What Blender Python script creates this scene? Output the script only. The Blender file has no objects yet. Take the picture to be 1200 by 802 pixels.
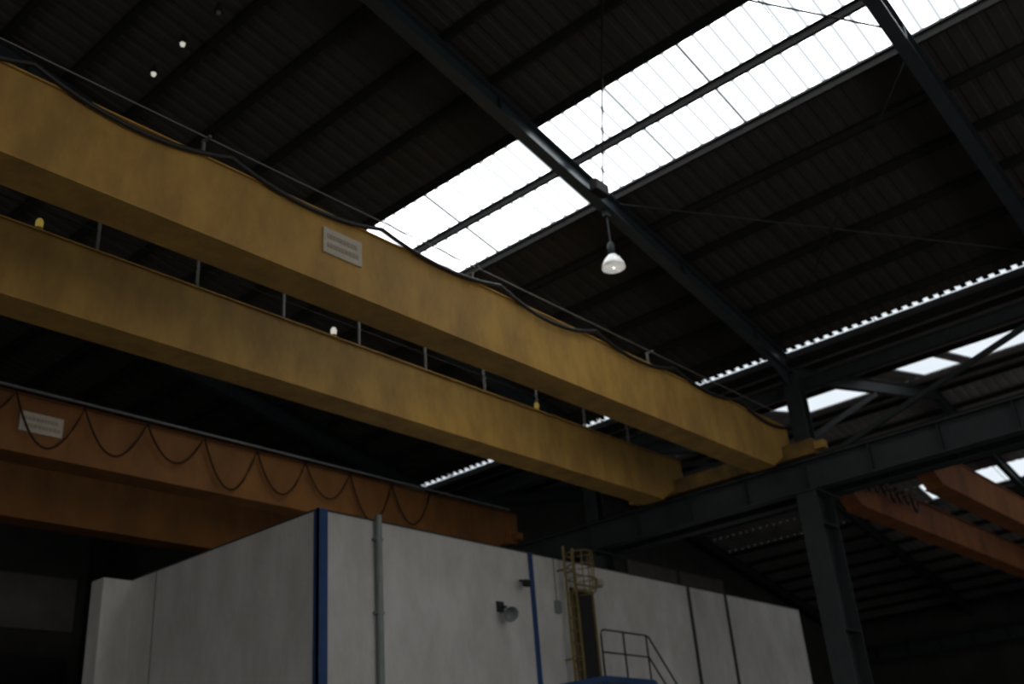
import bpy, bmesh, math, random
from mathutils import Vector, Matrix
random.seed(4)
C = bpy.context.scene.collection
E = 1.6                      # eye height; heights given to the helpers are above the eye
# ------------------------------------------------------------------ camera
F, HH, ROLL, D1 = 1203.0, 576.0, 0.0834, 1096.0
rl = math.atan(ROLL)
ex = Vector((math.cos(rl), -math.sin(rl)))
en = Vector((math.sin(rl), math.cos(rl)))
foot = en * HH
v1 = foot + ex * D1
v2 = foot - ex * ((F * F + HH * HH) / D1)
dX = Vector((v1.x, v1.y, F)).normalized()
dY = Vector((v2.x, v2.y, F)).normalized()
dZ = dX.cross(dY)
cd = bpy.data.cameras.new('camera'); cam = bpy.data.objects.new('camera', cd); C.objects.link(cam)
cd.sensor_width = 36; cd.lens = 36 * F / 1200; cd.clip_end = 300
cd.dof.use_dof = True; cd.dof.focus_distance = 9.0; cd.dof.aperture_fstop = 1.0
M3 = Matrix(((dX.x, -dX.y, -dX.z), (dY.x, -dY.y, -dY.z), (dZ.x, -dZ.y, -dZ.z)))
cam.matrix_world = Matrix.Translation((0, 0, E)) @ M3.to_4x4()
bpy.context.scene.camera = cam

def ray(px, py):
    v = Vector((px - 600, py - 401, F))
    return Vector((v.dot(dX), v.dot(dY), v.dot(dZ)))
def on_y(px, py, Y):
    r = ray(px, py); return r * (Y / r.y)
def on_x(px, py, X):
    r = ray(px, py); return r * (X / r.x)

# ------------------------------------------------------------------ materials
def mat(name, col, rough=.6, metal=0, var=.25, scale=3, bump=.0, streak=False, col2=None, spec=.5, glow=0):
    m = bpy.data.materials.new(name); m.use_nodes = True
    nt = m.node_tree; b = nt.nodes['Principled BSDF']
    b.inputs['Roughness'].default_value = rough; b.inputs['Metallic'].default_value = metal
    b.inputs['Specular IOR Level'].default_value = spec
    if glow:
        b.inputs['Emission Color'].default_value = (1, .97, .92, 1); b.inputs['Emission Strength'].default_value = glow
    tc = nt.nodes.new('ShaderNodeTexCoord'); mp = nt.nodes.new('ShaderNodeMapping')
    nt.links.new(tc.outputs['Object'], mp.inputs['Vector'])
    if streak: mp.inputs['Scale'].default_value = (1, 1, .45)
    n = nt.nodes.new('ShaderNodeTexNoise'); n.inputs['Scale'].default_value = scale; n.inputs['Detail'].default_value = 9
    n.inputs['Roughness'].default_value = .66
    nt.links.new(mp.outputs['Vector'], n.inputs['Vector'])
    r = nt.nodes.new('ShaderNodeValToRGB')
    c2 = col2 if col2 else tuple(c * (1 - var) for c in col)
    r.color_ramp.elements[0].position = .36; r.color_ramp.elements[1].position = .64
    r.color_ramp.elements[0].color = (*c2, 1); r.color_ramp.elements[1].color = (*col, 1)
    nt.links.new(n.outputs['Fac'], r.inputs['Fac']); nt.links.new(r.outputs['Color'], b.inputs['Base Color'])
    if bump:
        bp = nt.nodes.new('ShaderNodeBump'); bp.inputs['Strength'].default_value = bump; bp.inputs['Distance'].default_value = .02
        nt.links.new(n.outputs['Fac'], bp.inputs['Height']); nt.links.new(bp.outputs['Normal'], b.inputs['Normal'])
    return m
def emis(name, col, s, rib=False):
    m = bpy.data.materials.new(name); m.use_nodes = True
    nt = m.node_tree; nt.nodes.clear()
    o = nt.nodes.new('ShaderNodeOutputMaterial'); e = nt.nodes.new('ShaderNodeEmission')
    tc = nt.nodes.new('ShaderNodeTexCoord')
    r = nt.nodes.new('ShaderNodeValToRGB')
    if rib:     # corrugated translucent sheet: fine ribs across, overlaps a little greyer
        n = nt.nodes.new('ShaderNodeTexWave'); n.bands_direction = 'Y'; n.inputs['Scale'].default_value = .95
        n.inputs['Distortion'].default_value = .0
        r.color_ramp.elements[0].position = .0; r.color_ramp.elements[0].color = (.14, .15, .158, 1)
        r.color_ramp.elements[1].position = .38; r.color_ramp.elements[1].color = (*col, 1)
    else:
        n = nt.nodes.new('ShaderNodeTexNoise'); n.inputs['Scale'].default_value = .8
        r.color_ramp.elements[0].color = tuple(c * .85 for c in col) + (1,); r.color_ramp.elements[1].color = (*col, 1)
    nt.links.new(tc.outputs['Object'], n.inputs['Vector']); nt.links.new(n.outputs['Fac'], r.inputs['Fac'])
    nt.links.new(r.outputs['Color'], e.inputs['Color']); e.inputs['Strength'].default_value = s
    nt.links.new(e.outputs[0], o.inputs['Surface']); return m
YEL = mat('yellow_crane_paint', (.45, .265, .062), .68, 0, .28, 1.7, .08, True, (.29, .165, .046), .22)
YELD = mat('dirty_yellow_paint', (.26, .15, .035), .7, 0, .28, 2.5, .1, True, (.10, .065, .03), .2)
ORA = mat('orange_crane_paint', (.22, .094, .027), .75, 0, .3, 1.5, .06, True, (.145, .064, .021), .15)
RED = mat('red_orange_crane_paint', (.27, .095, .028), .65, 0, .3, 1.8, .1, True, (.15, .055, .02), .2)
STEEL = mat('blue_grey_steel_paint', (.030, .036, .038), .55, 0, .3, 3, .05, spec=.25)
STEELB = mat('rafter_paint', (.030, .040, .046), .34, 0, .25, 3, .05, spec=.5)
DARK = mat('dark_purlin_paint', (.020, .019, .018), .8, 0, .3, 3, spec=.15)
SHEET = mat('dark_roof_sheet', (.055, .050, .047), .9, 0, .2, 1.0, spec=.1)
SHEET2 = mat('lightened_roof_sheet', (.24, .23, .225), .9, 0, .3, 1.0, spec=.1)  # second hall copy of the sheet, base colour lightened in place of more light
WALLM = mat('dark_wall_sheet', (.06, .055, .052), .9, 0, .3, .8, spec=.1)
WALLL = mat('grey_wall_sheet', (.14, .13, .12), .8, 0, .3, .8, spec=.2)
WHITE = mat('white_enclosure_panel', (.60, .59, .57), .6, 0, .14, 1.6, .03, True, (.47, .46, .435), .3)
BLUE = mat('blue_trim_paint', (.012, .055, .17), .5, 0, .2, 4)
GREY = mat('grey_pipe', (.2, .23, .225), .5, .1, .2, 5)
BLACK = mat('black_rubber', (.015, .013, .012), .6, 0, .2, 8)
RUBB = mat('dusty_brown_cable', (.040, .022, .012), .85, 0, .2, 8, spec=.1)
GALV = mat('galvanised_steel', (.22, .22, .21), .5, .3, .2, 9)
DULL = mat('dull_grey_post', (.15, .145, .13), .6, .1, .2, 9)
SAFE = mat('safety_yellow', (.22, .16, .05), .7, 0, .3, 6)
PLATE = mat('pale_plate', (.44, .38, .29), .6, 0, .15, 6)
INK = mat('grey_lettering', (.30, .25, .18), .7, 0, .2, 10)
CONC = mat('concrete', (.2, .19, .18), .85, 0, .3, 1.5, .3)
DOORM = mat('dark_door', (.012, .012, .012), .7)
ALU = mat('glowing_white_enamel', (.85, .85, .83), .35, 0, .06, 9, glow=.12)  # slight emission stands in for lamp light on the reflector
SKY = emis('translucent_skylight_sheet', (.92, .97, 1), 4.4, True)
SKYD = emis('dirty_skylight_sheet', (.85, .93, 1), 1.05)
BULB = emis('lamp_glass', (1, .97, .9), 25)
BULBP = emis('pale_lens', (1, .95, .85), .6)
BULBY = emis('warning_lens', (1, .72, .15), .2)

# ------------------------------------------------------------------ mesh builder
WO = {}
class MB:
    def __init__(s): s.bm = bmesh.new()
    def _hex(s, pts):
        v = [s.bm.verts.new(p) for p in pts]
        for f in ((0,1,2,3),(7,6,5,4),(0,4,5,1),(1,5,6,2),(2,6,7,3),(3,7,4,0)): s.bm.faces.new([v[i] for i in f])
        return s
    def box(s, x0, x1, y0, y1, z0, z1):
        return s._hex([(x0,y0,z0),(x0,y1,z0),(x1,y1,z0),(x1,y0,z0),(x0,y0,z1),(x0,y1,z1),(x1,y1,z1),(x1,y0,z1)])
    def bar(s, p, q, w, h, up=(0,0,1), off=0):
        p = Vector(p); q = Vector(q); d = (q-p).normalized(); up = Vector(up)
        if abs(d.dot(up)) > .98: up = Vector((1,0,0))
        sd = d.cross(up).normalized(); u = sd.cross(d); p = p+u*off; q = q+u*off
        a, b = sd*w/2, u*h/2
        return s._hex([p-a-b, p+a-b, p+a+b, p-a+b, q-a-b, q+a-b, q+a+b, q-a+b])
    def ibar(s, p, q, w, h, t=.02, up=(0,0,1)):
        s.bar(p, q, w, t, up, h/2-t/2); s.bar(p, q, w, t, up, -h/2+t/2); s.bar(p, q, t, h-2*t, up); return s
    def tube(s, pts, r, n=8):
        pts = [Vector(p) for p in pts]; rings = []
        for i, p in enumerate(pts):
            d = (pts[min(i+1, len(pts)-1)] - pts[max(i-1, 0)]).normalized()
            up = Vector((0,0,1)) if abs(d.z) < .9 else Vector((1,0,0))
            a = d.cross(up).normalized(); b = a.cross(d)
            rings.append([s.bm.verts.new(p + a*r*math.cos(2*math.pi*k/n) + b*r*math.sin(2*math.pi*k/n)) for k in range(n)])
        for r0, r1 in zip(rings, rings[1:]):
            for k in range(n): s.bm.faces.new((r0[k], r0[(k+1)%n], r1[(k+1)%n], r1[k]))
        s.bm.faces.new(rings[0][::-1]); s.bm.faces.new(rings[-1]); return s
    def lathe(s, c, prof, n=24, ax=(0,0,1)):
        c = Vector(c); az = Vector(ax).normalized()
        t = Vector((1,0,0)) if abs(az.x) < .9 else Vector((0,1,0))
        a = az.cross(t).normalized(); b = az.cross(a); rings = []
        for r, z in prof:
            rings.append([s.bm.verts.new(c + az*z + (a*math.cos(2*math.pi*k/n) + b*math.sin(2*math.pi*k/n))*max(r, .0005)) for k in range(n)])
        for r0, r1 in zip(rings, rings[1:]):
            for k in range(n): s.bm.faces.new((r0[k], r0[(k+1)%n], r1[(k+1)%n], r1[k]))
        s.bm.faces.new(rings[0][::-1]); s.bm.faces.new(rings[-1]); return s
    def prism(s, pts, y0, y1):           # pts = (x, z) outline, extruded along Y
        a = [s.bm.verts.new((x, y0, z)) for x, z in pts]; b = [s.bm.verts.new((x, y1, z)) for x, z in pts]
        n = len(pts); s.bm.faces.new(a); s.bm.faces.new(b[::-1])
        for k in range(n): s.bm.faces.new((a[k], b[k], b[(k+1)%n], a[(k+1)%n]))
        return s
    def corr(s, x0, z0, x1, z1, y0, y1, pitch=.33, amp=.014):
        y = y0; ys = []
        while y < y1:
            ys += [(y, 0), (y+pitch*.55, 0), (y+pitch*.65, amp), (y+pitch*.9, amp)]; y += pitch
        ys.append((y1, 0)); ys = [p for p in ys if p[0] <= y1]
        prev = None
        for yy, dz in ys:
            cur = (s.bm.verts.new((x0, yy, z0+dz)), s.bm.verts.new((x1, yy, z1+dz)))
            if prev: s.bm.faces.new((prev[0], cur[0], cur[1], prev[1]))
            prev = cur
        return s
    def build(s, name, m, parent=None, bevel=0, smooth=False):
        bmesh.ops.recalc_face_normals(s.bm, faces=s.bm.faces)
        vs = [v.co for v in s.bm.verts]
        o0 = Vector(((min(v.x for v in vs)+max(v.x for v in vs))/2, (min(v.y for v in vs)+max(v.y for v in vs))/2, min(v.z for v in vs)))
        bmesh.ops.translate(s.bm, verts=s.bm.verts, vec=-o0)
        me = bpy.data.meshes.new(name); s.bm.to_mesh(me); s.bm.free(); me.materials.append(m)
        if smooth:
            for p in me.polygons: p.use_smooth = True
        o = bpy.data.objects.new(name, me); C.objects.link(o)
        w = o0 + Vector((0,0,E)); WO[o.name] = w
        if parent: o.parent = parent; o.location = w - WO[parent.name]
        else: o.location = w
        if bevel:
            b = o.modifiers.new('bevel', 'BEVEL'); b.width = bevel; b.segments = 2; b.limit_method = 'ANGLE'
        return o
def tag(o, label, cat, group=None):
    o['label'] = label; o['category'] = cat
    if group: o['group'] = group
    return o
def thing(name, label, cat, loc, group=None):
    o = bpy.data.objects.new(name, None); C.objects.link(o); o.empty_display_size = .3
    w = Vector(loc) + Vector((0,0,E)); o.location = w; WO[o.name] = w
    return tag(o, label, cat, group)
def struct(o): o['kind'] = 'structure'; return o

# ------------------------------------------------------------------ main geometry constants
S = .22
XR, XL = 22.3, -20.3                     # crane rails of the main hall
def zr(x): return 15.39 - S*x if x >= 1 else 15.39 - S*(2-x)         # main hall sheet
def z2(x): return 10.3 + S*(x-23.2) if x <= 34 else 12.676 - S*(x-34)  # second hall sheet
YB, YE, YE2 = -10.0, 32.0, 23.2
SK0, SK1, PS = 13.03, 15.55, 1.26
YC = 9.75
BAYS = [YC + 6.45*k for k in (-3, -2, -1, 0, 1, 2, 3)]
B0 = YC; B1 = YC - 6.45
XW = 53.0
W60, W61 = 28.3, 31.9
PAN = [(YB, -1.0), (4.3, 7.7), (8.1, 9.3), (10.5, 13.4), (15.9, 17.8)]      # bright patches of the second hall roof; the first is unseen, added for light

# ------------------------------------------------------------------ setting
struct(MB().box(-24, 55, -16, 34, -1.8, -1.6).build('floor', CONC))
m = MB()
m.corr(1, zr(1), SK0, zr(SK0), YB, YE); m.corr(SK1, zr(SK1), 22.54, zr(22.54), YB, YE)
m.corr(SK0, zr(SK0), SK1, zr(SK1), BAYS[4], YE)
m.corr(1, zr(1), -10, zr(-10), YB, YE); m.corr(-12.5, zr(-12.5), -20.6, zr(-20.6), YB, YE)
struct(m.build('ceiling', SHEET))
struct(MB().box(22.76, 23.3, YB, YE, 10.24, 10.45).build('trim_9', DARK))
m = MB()
m.corr(23.2, z2(23.2), W60, z2(W60), YB, YE2); m.corr(W61, z2(W61), 34, z2(34), YB, YE2)
m.corr(34, z2(34), 40.6, z2(40.6), YB, YE2); m.corr(42, z2(42), XW, z2(XW), YB, YE2)
m.corr(40.6, z2(40.6), 42, z2(42), 13.2, YE2)
yy = [p for q in PAN for p in q][1:] + [YE2]
for a, b in zip(yy[::2], yy[1::2]): m.corr(W60, z2(W60), W61, z2(W61), a, b)
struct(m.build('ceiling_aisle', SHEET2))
def gable(x0, x1, zf, base=-1.6):
    xs = [x0 + (x1-x0)*k/20 for k in range(21)]
    return [(x0, base)] + [(x, zf(x)) for x in xs] + [(x1, base)]
struct(MB().prism(gable(-20.6, 23.0, zr), YE, YE+.2).build('wall_back', WALLM))
struct(MB().prism(gable(23.4, XW, z2), YE2, YE2+.2).build('wall_back_aisle', WALLM))
struct(MB().box(23.0, 23.2, YE2+.2, YE, -1.6, 10.1).build('wall_right', WALLM))
struct(MB().box(XW, XW+.2, YB, YE2, -1.6, z2(XW)).build('wall_aisle', WALLM))
struct(MB().box(XL-.5, XL-.3, YB, YE, -1.6, zr(XL-.4)).build('wall_left', WALLM))
struct(MB().box(-20, 15.9, YE-.12, YE-.02, 6.75, 8.4).build('trim_1', WALLL))
for k in range(2):
    struct(MB().box(34.2+3.8*k, 37.8+3.8*k, YE2-.12, YE2-.02, 5.0, 9.6).build('trim_%d' % (2+k), WALLL))
for k in range(3):
    struct(MB().box(XW-.12, XW-.02, YB, YE2-.2, 1.5+2.6*k, 1.65+2.6*k).build('trim_%d' % (4+k), STEEL))
struct(MB().box(9.2, 15.7, YE-.1, YE-.02, -1.6, 6.0).build('door_1', DOORM))

def skylight(idx, x0, x1, zf, y0, y1, m, step=1.6):
    f = MB(); f._hex([(x0,y0,zf(x0)+.05),(x0,y1,zf(x0)+.05),(x1,y1,zf(x1)+.05),(x1,y0,zf(x1)+.05),
                      (x0,y0,zf(x0)+.07),(x0,y1,zf(x0)+.07),(x1,y1,zf(x1)+.07),(x1,y0,zf(x1)+.07)])
    w = struct(f.build('window_%d' % idx, m))
    n = max(1, round((y1-y0)/step))
    for k in range(1, n):
        yy = y0 + (y1-y0)*k/n; t = .02 if k % 2 == 0 else .009
        MB().bar((x0, yy, zf(x0)+.02), (x1, yy, zf(x1)+.02), t, .03).build('window_bar', DARK, w)
    return w
skylight(1, SK0, SK1, zr, BAYS[3], BAYS[4], SKY)
skylight(2, SK0, SK1, zr, BAYS[2], BAYS[3], SKY)
skylight(3, SK0, SK1, zr, BAYS[1], BAYS[2], SKY)
skylight(4, SK0, SK1, zr, YB, BAYS[1], SKY)
skylight(5, 22.54, 22.76, zr, YB, 23.2, SKYD)
skylight(7, 40.6, 42.0, z2, YB, 13.2, SKYD, 3)
skylight(8, -12.5, -10, zr, YB, YE-12, SKY)  # unseen skylight on the left slope, added to light the girders
for i, (a, b) in enumerate(PAN): skylight([6, 9, 10, 11, 12][i], W60, W61, z2, a, b, SKY if i == 0 else SKYD, 3)  # first panel lies out of view, added to brighten the second hall
# corrugated closure teeth over the narrow eaves strip
m = MB(); y = YB
while y < 23.2:
    m.bar((22.54, y, zr(22.54)+.03), (22.68, y, zr(22.68)+.03), .12, .02); y += .25
struct(m.build('trim_7', DARK))

# ------------------------------------------------------------------ purlins
for i in range(-9, 8):
    x = SK0 + PS*i
    m = MB(); zz = zr(x) - .11
    m.bar((x, YB, zz), (x, YE, zz), .018, .15).bar((x+.025, YB, zz-.075), (x+.025, YE, zz-.075), .065, .012).bar((x-.025, YB, zz+.075), (x-.025, YE, zz+.075), .065, .012)
    if i == 0: lb, gp = 'dark steel purlin along the upper edge of the large skylight', None
    elif i == 1: lb, gp = 'dark steel purlin crossing the middle of the large skylight', None
    elif i == 2: lb, gp = 'dark steel purlin along the lower edge of the large skylight', None
    elif i < 0: lb, gp = 'dark steel purlin under the roof sheets above the large skylight', 'purlins above the skylight'
    else: lb, gp = 'dark steel purlin under the roof sheets between skylight and eaves', 'purlins below the skylight'
    tag(m.build('purlin', DARK), lb, 'purlin', gp)
for i in range(23):
    x = 23.9 + 1.3*i
    if W60 < x < W61 or 40.6 < x < 42: continue
    m = MB().bar((x, YB, z2(x)-.12), (x, YE2, z2(x)-.12), .06, .16)
    tag(m.build('purlin', DARK), 'dark steel purlin under the roof of the hall beyond the column', 'purlin', 'purlins of the second hall')

# ------------------------------------------------------------------ rafters
rn = ['steel rafter at the open end of the hall', 'steel rafter second bay from the open end', 'dark steel rafter crossing the skylight at the upper right corner',
      'blue-grey steel rafter crossing the skylight with the bell lamp hanging below it', 'steel rafter behind the yellow crane girders', 'steel rafter over the far end of the white enclosure', 'steel rafter nearest the back wall']
for y, nm in zip(BAYS, rn):
    t = thing('roof_rafter', nm, 'rafter', (1, y, zr(1)-.7))
    MB().ibar((22.5, y, zr(22.5)-.41), (1, y, zr(1)-.41), .24, .42, .025).build('rafter_beam', STEELB, t)
    MB().ibar((XL, y, zr(XL)-.41), (1, y, zr(1)-.41), .24, .42, .025).build('rafter_beam', STEELB, t)
    for x in range(3, 22, 3): MB().box(x-.01, x+.01, y-.11, y+.11, zr(x)-.6, zr(x)-.23).build('stiffener', STEELB, t)
    MB().prism([(22.45, zr(22.45)-1.0), (22.45, zr(22.45)-.62), (21.0, zr(21.0)-.62)], y-.015, y+.015).build('haunch', STEELB, t)
for y in BAYS[:6]:
    lb = {3: 'steel rafter of the second hall rising from the tall crane column', 2: 'steel rafter of the second hall at the right edge', 5: 'steel rafter of the second hall against its end wall'}.get(BAYS.index(y))
    t = thing('roof_rafter', lb or 'steel rafter of the second hall', 'rafter', (34, y, z2(34)-.8), None if lb else 'second hall rafters')
    MB().ibar((22.9, y, z2(22.9)-.4), (34, y, z2(34)-.4), .2, .38, .025).build('rafter_beam', STEEL, t)
    MB().ibar((XW, y, z2(XW)-.4), (34, y, z2(34)-.4), .2, .38, .025).build('rafter_beam', STEEL, t)
def rod(x0, y0, x1, y1, lb, r=.02, m=DARK, dz=.3):
    tag(MB().tube([(x0, y0, zr(x0)-dz), (x1, y1, zr(x1)-dz)], r, 6).build('bracing_rod', m), lb, 'bracing rod')
rod(14.95, 9.55, 7.1, 3.45, 'thin dark bracing rod crossing the skylight left of the lamp')
rod(7.1, 9.6, 14.75, 3.45, 'thin dark bracing rod meeting the right rafter at the skylight', dz=.345)
rod(15.6, 9.6, 22.0, 3.45, 'thin bracing rod running down the dark roof right of the lamp', .016, STEEL)
rod(22.0, 9.6, 15.6, 3.45, 'thin bracing rod running up the dark roof to the right rafter', .016, STEEL, .335)
rod(12.0, 3.1, 15.6, -3.0, 'thin dark bracing rod at the top edge beyond the right rafter')

# ------------------------------------------------------------------ columns and runway
RZ0, RZ1 = 6.7, 7.42
cn = ['steel crane column at the open end of the hall', 'steel crane column second from the open end', 'steel crane column just right of the frame edge',
      'tall dark steel crane column at the right of the white enclosure', 'steel stub column rising from the white enclosure roof', 'steel crane column behind the white enclosure', 'steel crane column nearest the back wall']
def column(x, y, b0, sgn, lb, group=None):
    t = thing('crane_column', lb, 'column', (x, y, b0), group)
    m = MB(); a, b = x-.45, x+.45
    m.box(a, a+.03, y-.25, y+.25, b0, RZ0-.04).box(b-.03, b, y-.25, y+.25, b0, RZ0-.04).box(a+.03, b-.03, y-.012, y+.012, b0, RZ0-.04)
    m.build('lower_shaft', STEEL, t)
    c = x + .14*sgn; top = zr(c) - .62
    m = MB(); m.box(c-.18, c-.15, y-.2, y+.2, RZ0, top).box(c+.15, c+.18, y-.2, y+.2, RZ0, top).box(c-.15, c+.15, y-.012, y+.012, RZ0, top)
    m.build('upper_shaft', STEEL, t)
    MB().box(x-.5, x+.9 if sgn > 0 else x+.5, y-.28, y+.28, RZ0-.04, RZ0).build('cap_plate', STEEL, t)
    for z in (1.0, 3.5, 5.9):
        if z > b0: MB().box(a+.03, b-.03, y-.24, y+.24, z, z+.02).build('stiffener', STEEL, t)
    if b0 < 0: MB().box(x-.6, x+.6, y-.35, y+.35, -1.6, -1.55).build('base_plate', STEEL, t)
for y, nm in zip(BAYS, cn): column(22.57, y, 5.78 if BAYS.index(y) in (4,) else -1.6, 1, nm)
for y in BAYS: column(XL-.1, y, -1.6, -1, 'steel crane column on the left side of the main hall', 'left columns')
def runway(x, z0, z1, y0, y1, lb):
    t = thing('runway_beam', lb, 'beam', (x, (y0+y1)/2, z0))
    MB().ibar((x, y0, (z0+z1)/2), (x, y1, (z0+z1)/2), .34, z1-z0, .035).build('girder', STEEL, t)
    MB().box(x-.035, x+.035, y0, y1, z1, z1+.09).build('rail', DARK, t)
    y = y0+.5
    while y < y1: MB().box(x-.15, x+.15, y-.008, y+.008, z0+.035, z1-.035).build('stiffener', STEEL, t); y += 1.6
    return t
t = runway(XR, RZ0, RZ1, YB, 31.5, 'long dark crane runway beam carrying the yellow crane on the tall column')
runway(XL, RZ0, RZ1, YB, 31.5, 'crane runway beam on the far left side of the main hall')
runway(23.25, 6.72, 7.0, YB, 22.8, 'slim runway beam of the second hall just behind the main runway beam')
runway(52.2, 6.4, 7.0, YB, 22.8, 'runway beam on the outer wall of the second hall')
tag(MB().ibar((22.95, YB, 9.55), (22.95, 31.5, 9.55), .15, .3, .02).build('eaves_beam', STEEL), 'long dark eaves beam under the narrow light strip', 'beam')
for (ya, za, yb, zb, lb) in ((YC-.35, 7.5, B1+.3, 9.3, 'diagonal brace above the runway beam right of the column'),
                             (YC+.35, 7.5, BAYS[4]-.3, 9.3, 'diagonal brace above the runway beam left of the column'),
                             (B1-.35, 7.5, BAYS[1]+.3, 9.3, 'diagonal brace above the runway beam nearest the open end')):
    tag(MB().bar((22.75, ya, za), (22.75, yb, zb), .11, .11).build('diagonal_brace', STEEL), lb, 'brace')
tag(MB().bar((22.95, YC-.1, 8.2), (28.0, YC-.1, z2(28)-.7), .12, .12).build('knee_brace', STEEL), 'knee brace rising from the tall column into the second hall roof', 'brace')

# ------------------------------------------------------------------ cranes
def girder(parent, y0, y1, z0, z1, xa, xb, m, tp=1.1, rise=.62):
    g = MB()
    g.prism([(xa, z0+rise), (xa, z1), (xb, z1), (xb, z0+rise), (xb-tp, z0+.015), (xa+tp, z0+.015)], y0+.04, y1-.04)
    g.box(xa, xb, y0, y1, z1, z1+.025); g.box(xa+tp, xb-tp, y0, y1, z0-.01, z0+.015)
    return g.build('girder', m, parent)
def carriage(parent, x, y0, y1, z0, m, mb=None):
    c = MB().prism([(x-.16, z0+.06), (x-.16, z0+.42), (x+.16, z0+.42), (x+.16, z0+.06)], y0+.25, y1-.25).build('end_carriage', m, parent)
    for a_, b_ in ((y0, y0+.25), (y1-.25, y1)): MB().box(x-.1, x+.1, a_, b_, z0+.15, z0+.33).build('buffer', mb or m, c)
    for y in (y0+.6, y1-.6):
        MB().lathe((x-.05, y, z0+.17), [(.14, 0), (.17, .01), (.17, .03), (.14, .04), (.14, .08), (.17, .09), (.17, .1)], 20, (1,0,0)).build('wheel', STEEL, c)
def sagcable(pts_fn, x0, x1, period, n=14):
    pts = []; x = x0; i = 0
    while x < x1 - .01:
        rr = .72 + .5*((i*37 % 10)/10)
        for k in range(n):
            t = k/n; pts.append(pts_fn(x + period*t, rr*(1-(2*t-1)**2)))
        x += period; i += 1
    pts.append(pts_fn(x, 0)); return pts
def sign(parent, px0, px1, py0, py1, Y, rows=2):
    a = on_y(px0, (py0+py1)/2, Y); b = on_y(px1, (py0+py1)/2, Y)
    c = on_y((px0+px1)/2, py0, Y).z; d = on_y((px0+px1)/2, py1, Y).z
    hz = (c-d)*.72; cz = (c+d)/2
    p = MB().box(a.x, b.x, Y-.02, Y+.03, cz-hz/2, cz+hz/2).build('sign_plate', PLATE, parent, .004)
    w = b.x-a.x
    for r in range(rows):
        m = MB(); x = a.x + w*.1; zz = cz + hz*(.18 - .36*r)
        while x < b.x - w*.12:
            l = w*random.uniform(.04, .09)
            m.box(x, x+l, Y-.025, Y-.018, zz-hz*.09, zz+hz*.09); x += l + w*.018
        m.build('lettering', INK, p)
G0, G1 = 7.29, 8.47
YA, YBg = 10.09, 13.2
cr = thing('overhead_crane', 'yellow double girder overhead crane spanning above the white enclosure', 'crane', (1, 11.8, 7.5))
gA = girder(cr, YA, YA+.62, G0, G1, XL-.1, 22.66, YEL)
gB = girder(cr, YBg, YBg+.62, G0, G1, XL-.1, 22.66, YEL)
carriage(cr, XR, 9.1, 14.7, 7.47, YELD, YEL); carriage(cr, XL, 9.1, 14.7, 7.47, YELD, YEL)
sign(gA, 378, 423, 270, 310, YA+.03)
fz = 8.80
MB().tube([(-19, YA+.02, fz), (22.2, YA+.02, fz)], .012, 6).build('festoon_wire', DULL, cr)
x = 6.2-5.3*4
while x < 22:
    MB().bar((x, YA+.12, 8.47), (x, YA+.12, fz+.02), .04, .04).bar((x, YA+.15, fz), (x, YA-.04, fz), .035, .035).build('wire_bracket', DULL, cr)
    x += 5.3
MB().tube(sagcable(lambda x, s: (x, YA-.03, 8.62 - s*.25), 5.18-1.38-2.75*8, 22.0, 2.75), .034, 6).build('festoon_cable', BLACK, cr, 0, True)
xs = 6.47 - 1.78*14
MB().tube([(xs, YBg+.3, 9.5), (22, YBg+.3, 9.5)], .016, 6).build('top_rail', DARK, cr)
MB().tube([(xs, YBg+.3, 9.02), (22, YBg+.3, 9.02)], .012, 6).build('middle_rail', DARK, cr)
x = xs
while x < 22:
    MB().bar((x, YBg+.3, 8.49), (x, YBg+.3, 9.5), .042, .042).build('handrail_post', DULL, cr); x += 1.78
for (px, py, mm) in ((391, 379, BULBP), (628, 467, BULBY), (48, 250, BULBY)):
    p = on_y(px, py, YBg+.1); z = 8.495
    l = MB().lathe((p.x, YBg+.1, z), [(.055, 0), (.055, .06), (.045, .08)], 14).build('lamp_base', YEL, cr)
    MB().lathe((p.x, YBg+.1, z+.08), [(.045, 0), (.055, .03), (.055, .10), (.035, .14), (.01, .15)], 14).build('lamp_lens', mm, l, 0, True)

cr = thing('overhead_crane', 'brownish orange double girder overhead crane with looped cables at lower left', 'crane', (1, 21, 7.5))
g1 = girder(cr, 18.97, 19.57, G0, G1, XL-.1, 22.66, ORA)
g2 = girder(cr, 22.94, 23.54, G0, 8.55, XL-.1, 22.66, ORA)
carriage(cr, XR, 18.6, 23.9, 7.47, ORA); carriage(cr, XL, 18.6, 23.9, 7.47, ORA)
sign(g1, 22, 74, 482, 514, 19.0)
MB().tube([(-19, 18.87, 8.54), (22.2, 18.87, 8.54)], .028, 6).build('cable_rail', GALV, cr)
MB().tube(sagcable(lambda x, s: (x, 18.91, 8.46 - s*.95), 6.4, 18.5, 1.4), .022, 6).build('festoon_cable', RUBB, cr, 0, True)

cr = thing('overhead_crane', 'rusty orange double girder crane at right behind the tall column', 'crane', (38, 8.5, 7.1))
girder(cr, 9.3, 9.8, 6.6, 7.45, 23.08, 52.37, RED, 1.3, .7)
girder(cr, 7.3, 7.8, 6.6, 7.45, 23.08, 52.37, RED, 1.3, .7)
carriage(cr, 23.25, 7.0, 10.1, 7.08, RED); carriage(cr, 52.2, 7.0, 10.1, 7.08, RED)
MB().tube(sagcable(lambda x, s: (x, 9.22, 7.44 - s*.38), 24.0, 28, .5), .03, 6).build('festoon_cable', BLACK, cr, 0, True)

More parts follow.
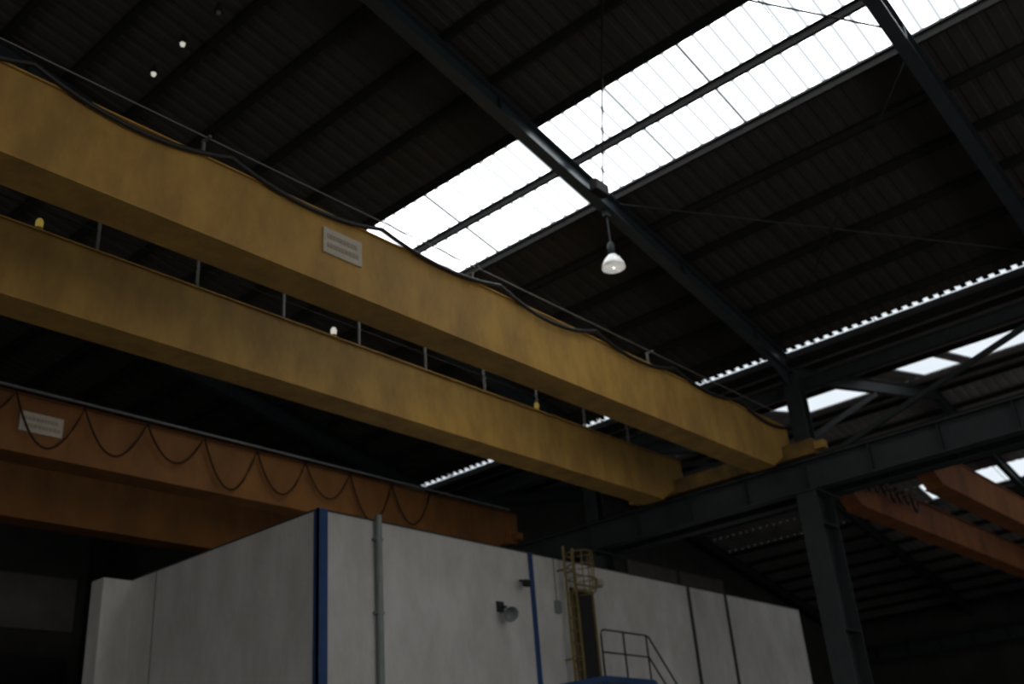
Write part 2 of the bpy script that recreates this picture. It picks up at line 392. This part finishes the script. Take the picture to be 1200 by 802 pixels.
# ------------------------------------------------------------------ white enclosure
XC, YF, HT = 11.78, 14.65, 5.7
XE, YL = 30.9, 21.05
en_ = thing('white_enclosure', 'large white panelled enclosure with blue corner strip standing on the hall floor', 'building', (20, 18, -1.6))
m = MB()
m.box(XC, XE, YF, YL, -1.6, HT)
m.box(11.08, 20.8, YL, YL+.5, -1.6, HT-.02)
m.build('panel_body', WHITE, en_)
m = MB(); m.box(XC-.03, XC+.2, YF-.03, YF+.02, -1.6, HT+.03).box(XC-.03, XC+.0, YF-.03, YF+.1, -1.6, HT+.03); m.build('corner_strip', BLUE, en_)
p = on_y(626, 720, YF); MB().box(p.x-.07, p.x+.07, YF-.03, YF+.02, -1.6, HT+.02).build('blue_strip', BLUE, en_)
for px in (813, 856):
    p = on_y(px, 740, YF); MB().box(p.x-.06, p.x+.06, YF-.025, YF+.02, -1.6, HT).build('joint_strip', STEEL, en_)
MB().box(XC, XE, YF-.02, YF+.1, HT, HT+.03).build('roof_trim', STEEL, en_)
MB().box(XC-.02, XC+.1, YF+.1, YL, HT, HT+.03).build('roof_trim', STEEL, en_)
MB().box(XC-.012, XC, 20.1, 20.13, -1.6, HT).build('panel_joint', GREY, en_)
dr = thing('personnel_door', 'dark doorway with yellow frame above the blue landing', 'door', (19.6, YF, 2.92))
MB().box(19.22, 19.95, YF-.04, YF-.005, 2.92, 5.02).build('door_leaf', DOORM, dr)
m = MB().box(19.16, 19.22, YF-.07, YF-.005, 2.92, 5.08).box(19.95, 20.01, YF-.07, YF-.005, 2.92, 5.08).box(19.16, 20.01, YF-.07, YF-.005, 5.02, 5.08); m.build('door_frame', SAFE, dr)
MB().bar((19.32, YF-.08, 3.9), (19.32, YF-.08, 4.06), .03, .03).build('handle', GALV, dr)
p = on_y(441, 700, YF); px_ = p.x
dp = thing('downpipe', 'grey-green downpipe running down the front of the white enclosure', 'pipe', (px_, YF-.1, -1.6))
MB().tube([(px_, YF-.1, -1.6), (px_, YF-.1, HT+.1)], .065, 10).build('pipe', GREY, dp, 0, True)
for z in (0.5, 2.2, 3.9, 5.3): MB().box(px_-.1, px_+.1, YF-.12, YF-.005, z, z+.05).build('pipe_clip', GALV, dp)
lx0, lx1, ly, lc = 18.75, 19.1, YF-.25, 18.95
la = thing('access_ladder', 'yellow caged ladder rising from the landing to the enclosure roof', 'ladder', (lc, ly, 2.92))
for x in (lx0, lx1): MB().bar((x, ly, 2.92), (x, ly, 5.95), .045, .05).build('ladder_rail', SAFE, la)
z = 3.2
while z < 5.9: MB().tube([(lx0, ly, z), (lx1, ly, z)], .016, 6).build('rung', SAFE, la); z += .28
for z in (4.85, 5.15, 5.45, 5.75):
    pts = [(lc + .3*math.sin(a_), ly - .3 + .3*math.cos(a_), z) for a_ in [math.radians(40 + 280*k/16) for k in range(17)]]
    MB().tube(pts, .013, 6).build('cage_hoop', SAFE, la)
for a_ in (90, 135, 180, 225, 270):
    r_ = math.radians(a_); x, y = lc + .3*math.sin(r_), ly-.3+.3*math.cos(r_)
    MB().bar((x, y, 4.85), (x, y, 5.75), .02, .02).build('cage_bar', SAFE, la)
MB().tube([(lx1, ly, 5.12), (19.95, ly, 5.12)], .025, 6).build('side_rail', SAFE, la)
MB().tube([(lx1, ly, 5.35), (19.95, ly, 5.35), (19.95, ly, 5.12)], .018, 6).build('side_rail', SAFE, la)
for z in (3.4, 5.4):
    for x in (lx0, lx1-.02): MB().box(x, x+.02, ly, YF-.005, z, z+.04).build('wall_bracket', SAFE, la)
st = thing('landing_stair', 'blue steel landing and stair with handrails below the doorway', 'stairs', (20, 14.2, -1.6))
LZ = 2.9; LX0, LX1 = 18.5, 20.35; LY = 13.45
MB().box(LX0, LX1, LY-.05, YF-.01, LZ-.12, LZ).build('landing_deck', BLUE, st)
for (x, y) in ((LX0+.1, LY+.05), (LX1-.1, LY+.05), (LX0+.1, YF-.2)): MB().box(x-.05, x+.05, y-.05, y+.05, -1.6, LZ-.12).build('leg', BLUE, st)
def rail(pts, nm='handrail'): MB().tube(pts, .022, 8).build(nm, STEEL, st, 0, True)
Lr = LZ+.98
rail([(LX0+.06, LY, LZ), (LX0+.06, LY, Lr-.12), (LX0+.1, LY, Lr-.03), (LX0+.2, LY, Lr), (LX1-.05, LY, Lr), (LX1+.05, LY, Lr-.03), (LX1+4.05, LY, Lr-4.3)])
rail([(LX0+.06, LY, LZ+.5), (LX1-.03, LY, LZ+.5), (LX1+4.05, LY, LZ-3.8)], 'mid_rail')
for x in (19.4, LX1-.05): rail([(x, LY, LZ), (x, LY, Lr)], 'rail_post')
for k in range(1, 4): x = LX1-.05+k; rail([(x, LY, LZ-.1-k*1.07), (x, LY, Lr-.03-(x-LX1-.05)*1.07)], 'rail_post')
for y in (LY, 14.35): MB().bar((LX1, y, LZ-.08), (LX1+4.2, y, -1.55), .04, .24).build('stringer', BLUE, st)
for k in range(1, 22): x = LX1+k*.188; z = LZ-.08-k*.2; MB().box(x-.11, x+.11, LY+.02, 14.33, z, z+.03).build('tread', STEEL, st)
p = on_y(598, 716, YF-.3)
fl = thing('floodlight', 'round grey floodlight on an arm left of the yellow ladder', 'floodlight', (p.x, YF-.3, p.z))
MB().lathe((p.x, YF-.22, p.z), [(.03, 0), (.09, .02), (.13, .08), (.17, .2), (.16, .2), (.11, .08), (.02, .05)], 20, (-.35,-.8,-.5)).build('reflector', GREY, fl, 0, True)
MB().tube([(p.x, YF-.05, p.z+.12), (p.x, YF-.2, p.z+.1)], .03, 8).build('arm', STEEL, fl)
MB().box(p.x-.1, p.x+.1, YF-.05, YF-.002, p.z+.02, p.z+.24).build('mount', STEEL, fl)
p = on_y(616, 684, YF-.25)
fl = thing('security_camera', 'small dark wall camera beside the blue strip above the floodlight', 'camera', (p.x, YF-.3, p.z))
MB().bar((p.x+.1, YF-.15, p.z+.05), (p.x-.14, YF-.42, p.z-.06), .14, .14).build('housing', DARK, fl, .02)
MB().tube([(p.x+.08, YF-.03, p.z+.12), (p.x+.04, YF-.2, p.z+.04)], .03, 8).build('arm', STEEL, fl)
p = on_y(652, 712, YF)
bx = thing('junction_box', 'small grey box on the enclosure wall just left of the ladder', 'box', (p.x, YF, p.z-.1))
MB().box(p.x-.08, p.x+.08, YF-.1, YF-.002, p.z-.14, p.z+.14).build('box_body', GREY, bx, .01)
MB().tube([(p.x, YF-.04, p.z+.14), (p.x, YF-.04, HT)], .012, 6).build('conduit', GREY, bx)
p = on_y(700, 684, YF)
bx = thing('wall_lamp', 'small pale bulkhead lamp above the dark doorway', 'lamp', (p.x, YF, p.z-.1))
MB().box(p.x-.13, p.x+.13, YF-.06, YF-.002, p.z-.1, p.z+.1).build('lamp_base', GREY, bx, .01)
MB().box(p.x-.1, p.x+.1, YF-.13, YF-.06, p.z-.07, p.z+.07).build('lens', PLATE, bx, .02)
for (px0, px1, hgt, lb) in ((698, 716, .95, 'dark equipment box on the enclosure roof beside the ladder'), (722, 746, .75, 'lower dark equipment box on the enclosure roof farther right')):
    a = on_y(px0, 660, 17.2); b = on_y(px1, 660, 17.2)
    q = thing('equipment_box', lb, 'equipment', ((a.x+b.x)/2, 17.5, HT))
    MB().box(a.x, b.x, 17.2, 17.8, HT+.02, HT+hgt).build('cabinet', DOORM, q, .02)
    for k in range(5): MB().box(a.x+.06, b.x-.06, 17.18, 17.2, HT+.3+k*.08, HT+.33+k*.08).build('louvre', STEEL, q)

# ------------------------------------------------------------------ bell lamp
lx, lz = 15.26, 10.06
zb = zr(lx) - .62
lp = thing('high_bay_lamp', 'white bell shaped lamp hanging from the rafter below the skylight', 'lamp', (lx, YC, lz))
MB().tube([(lx, YC, zb), (lx, YC, lz+.5)], .016, 6).build('suspension_rod', STEEL, lp)
MB().box(lx-.08, lx+.08, YC-.05, YC+.05, zb-.14, zb).build('hanger', STEEL, lp)
MB().lathe((lx, YC, lz+.28), [(.075, 0), (.075, .26), (.05, .3), (.03, .32)], 18).build('ballast_housing', STEEL, lp, 0, True)
MB().lathe((lx, YC, lz), [(.24, 0), (.225, .08), (.17, .19), (.085, .29), (.075, .29), (.16, .18), (.215, .07), (.23, 0)], 28).build('reflector', ALU, lp, 0, True)
MB().lathe((lx, YC, lz+.0), [(.01, 0), (.06, .03), (.07, .1), (.04, .2)], 16).build('bulb', BULB, lp, 0, True)
x = 14.77
tag(MB().box(x-.22, x+.22, YC-.32, YC-.13, zr(x)-.64, zr(x)-.38).build('junction_box', DARK, None, .02), 'dark box fixed to the rafter just above the bell lamp', 'box')
p = on_x(897, 412, 22.0)
tag(MB().box(21.9, 22.1, p.y-.13, p.y+.13, p.z-.20, p.z+.08).build('junction_box', BLUE, None, .03), 'small blue box at the rafter end near the tall column', 'box')
for i, (px, py, lb) in enumerate(((180, 87, 'lowest of three tiny roof lamps at upper left'), (214, 52, 'middle of three tiny roof lamps at upper left'), (256, 15, 'highest of three tiny roof lamps at upper left'))):
    r_ = ray(px, py); t_ = (15.39-.3)/(r_.z + S*r_.x); p = r_*t_
    q = thing('roof_lamp', lb, 'lamp', (p.x, p.y, p.z))
    MB().lathe((p.x, p.y, p.z+.02), [(.07, 0), (.07, .06), (.03, .2)], 14).build('lamp_base', DARK, q)
    MB().lathe((p.x, p.y, p.z-.05), [(.01, 0), (.04, .02), (.05, .07)], 14).build('lens', BULBP if i < 2 else DULL, q, 0, True)
for x, lb in ((16.4, 'dark gable post right of the grey wall band at far left'), (9.4, 'dark gable post at the back wall left of frame'), (2.5, 'dark gable post near the middle of the back wall')):
    tag(MB().ibar((x, 31.6, -1.6), (x, 31.6, zr(x)-.7), .45, .4, .03, (0,1,0)).build('gable_post', DARK), lb, 'post')

# ------------------------------------------------------------------ light
w = bpy.data.worlds.new('world'); bpy.context.scene.world = w; w.use_nodes = True
w.node_tree.nodes['Background'].inputs[0].default_value = (.72, .72, .74, 1)
w.node_tree.nodes['Background'].inputs[1].default_value = .14
def area(loc, rot, sx, sy, e, col=(1, .97, .92)):
    l = bpy.data.lights.new('fill_light', 'AREA'); l.shape = 'RECTANGLE'; l.size = sx; l.size_y = sy; l.energy = e; l.color = col  # unseen fill lamps, added; no gate stands there
    o = bpy.data.objects.new('fill_light', l); C.objects.link(o); o.location = loc; o.rotation_euler = rot
area((5, -13, 5), (math.radians(90), 0, 0), 20, 7, 800)  # added fill for the girder and enclosure fronts
area((-19.5, 16, 4), (0, math.radians(-90), 0), 5, 10, 400)  # added fill for faces turned to the left
area((38, -9.5, 3), (math.radians(90), 0, 0), 10, 5, 250)  # added fill for the second hall
vs = bpy.context.scene.view_settings
vs.view_transform = 'Standard'; vs.look = 'None'; vs.exposure = 0
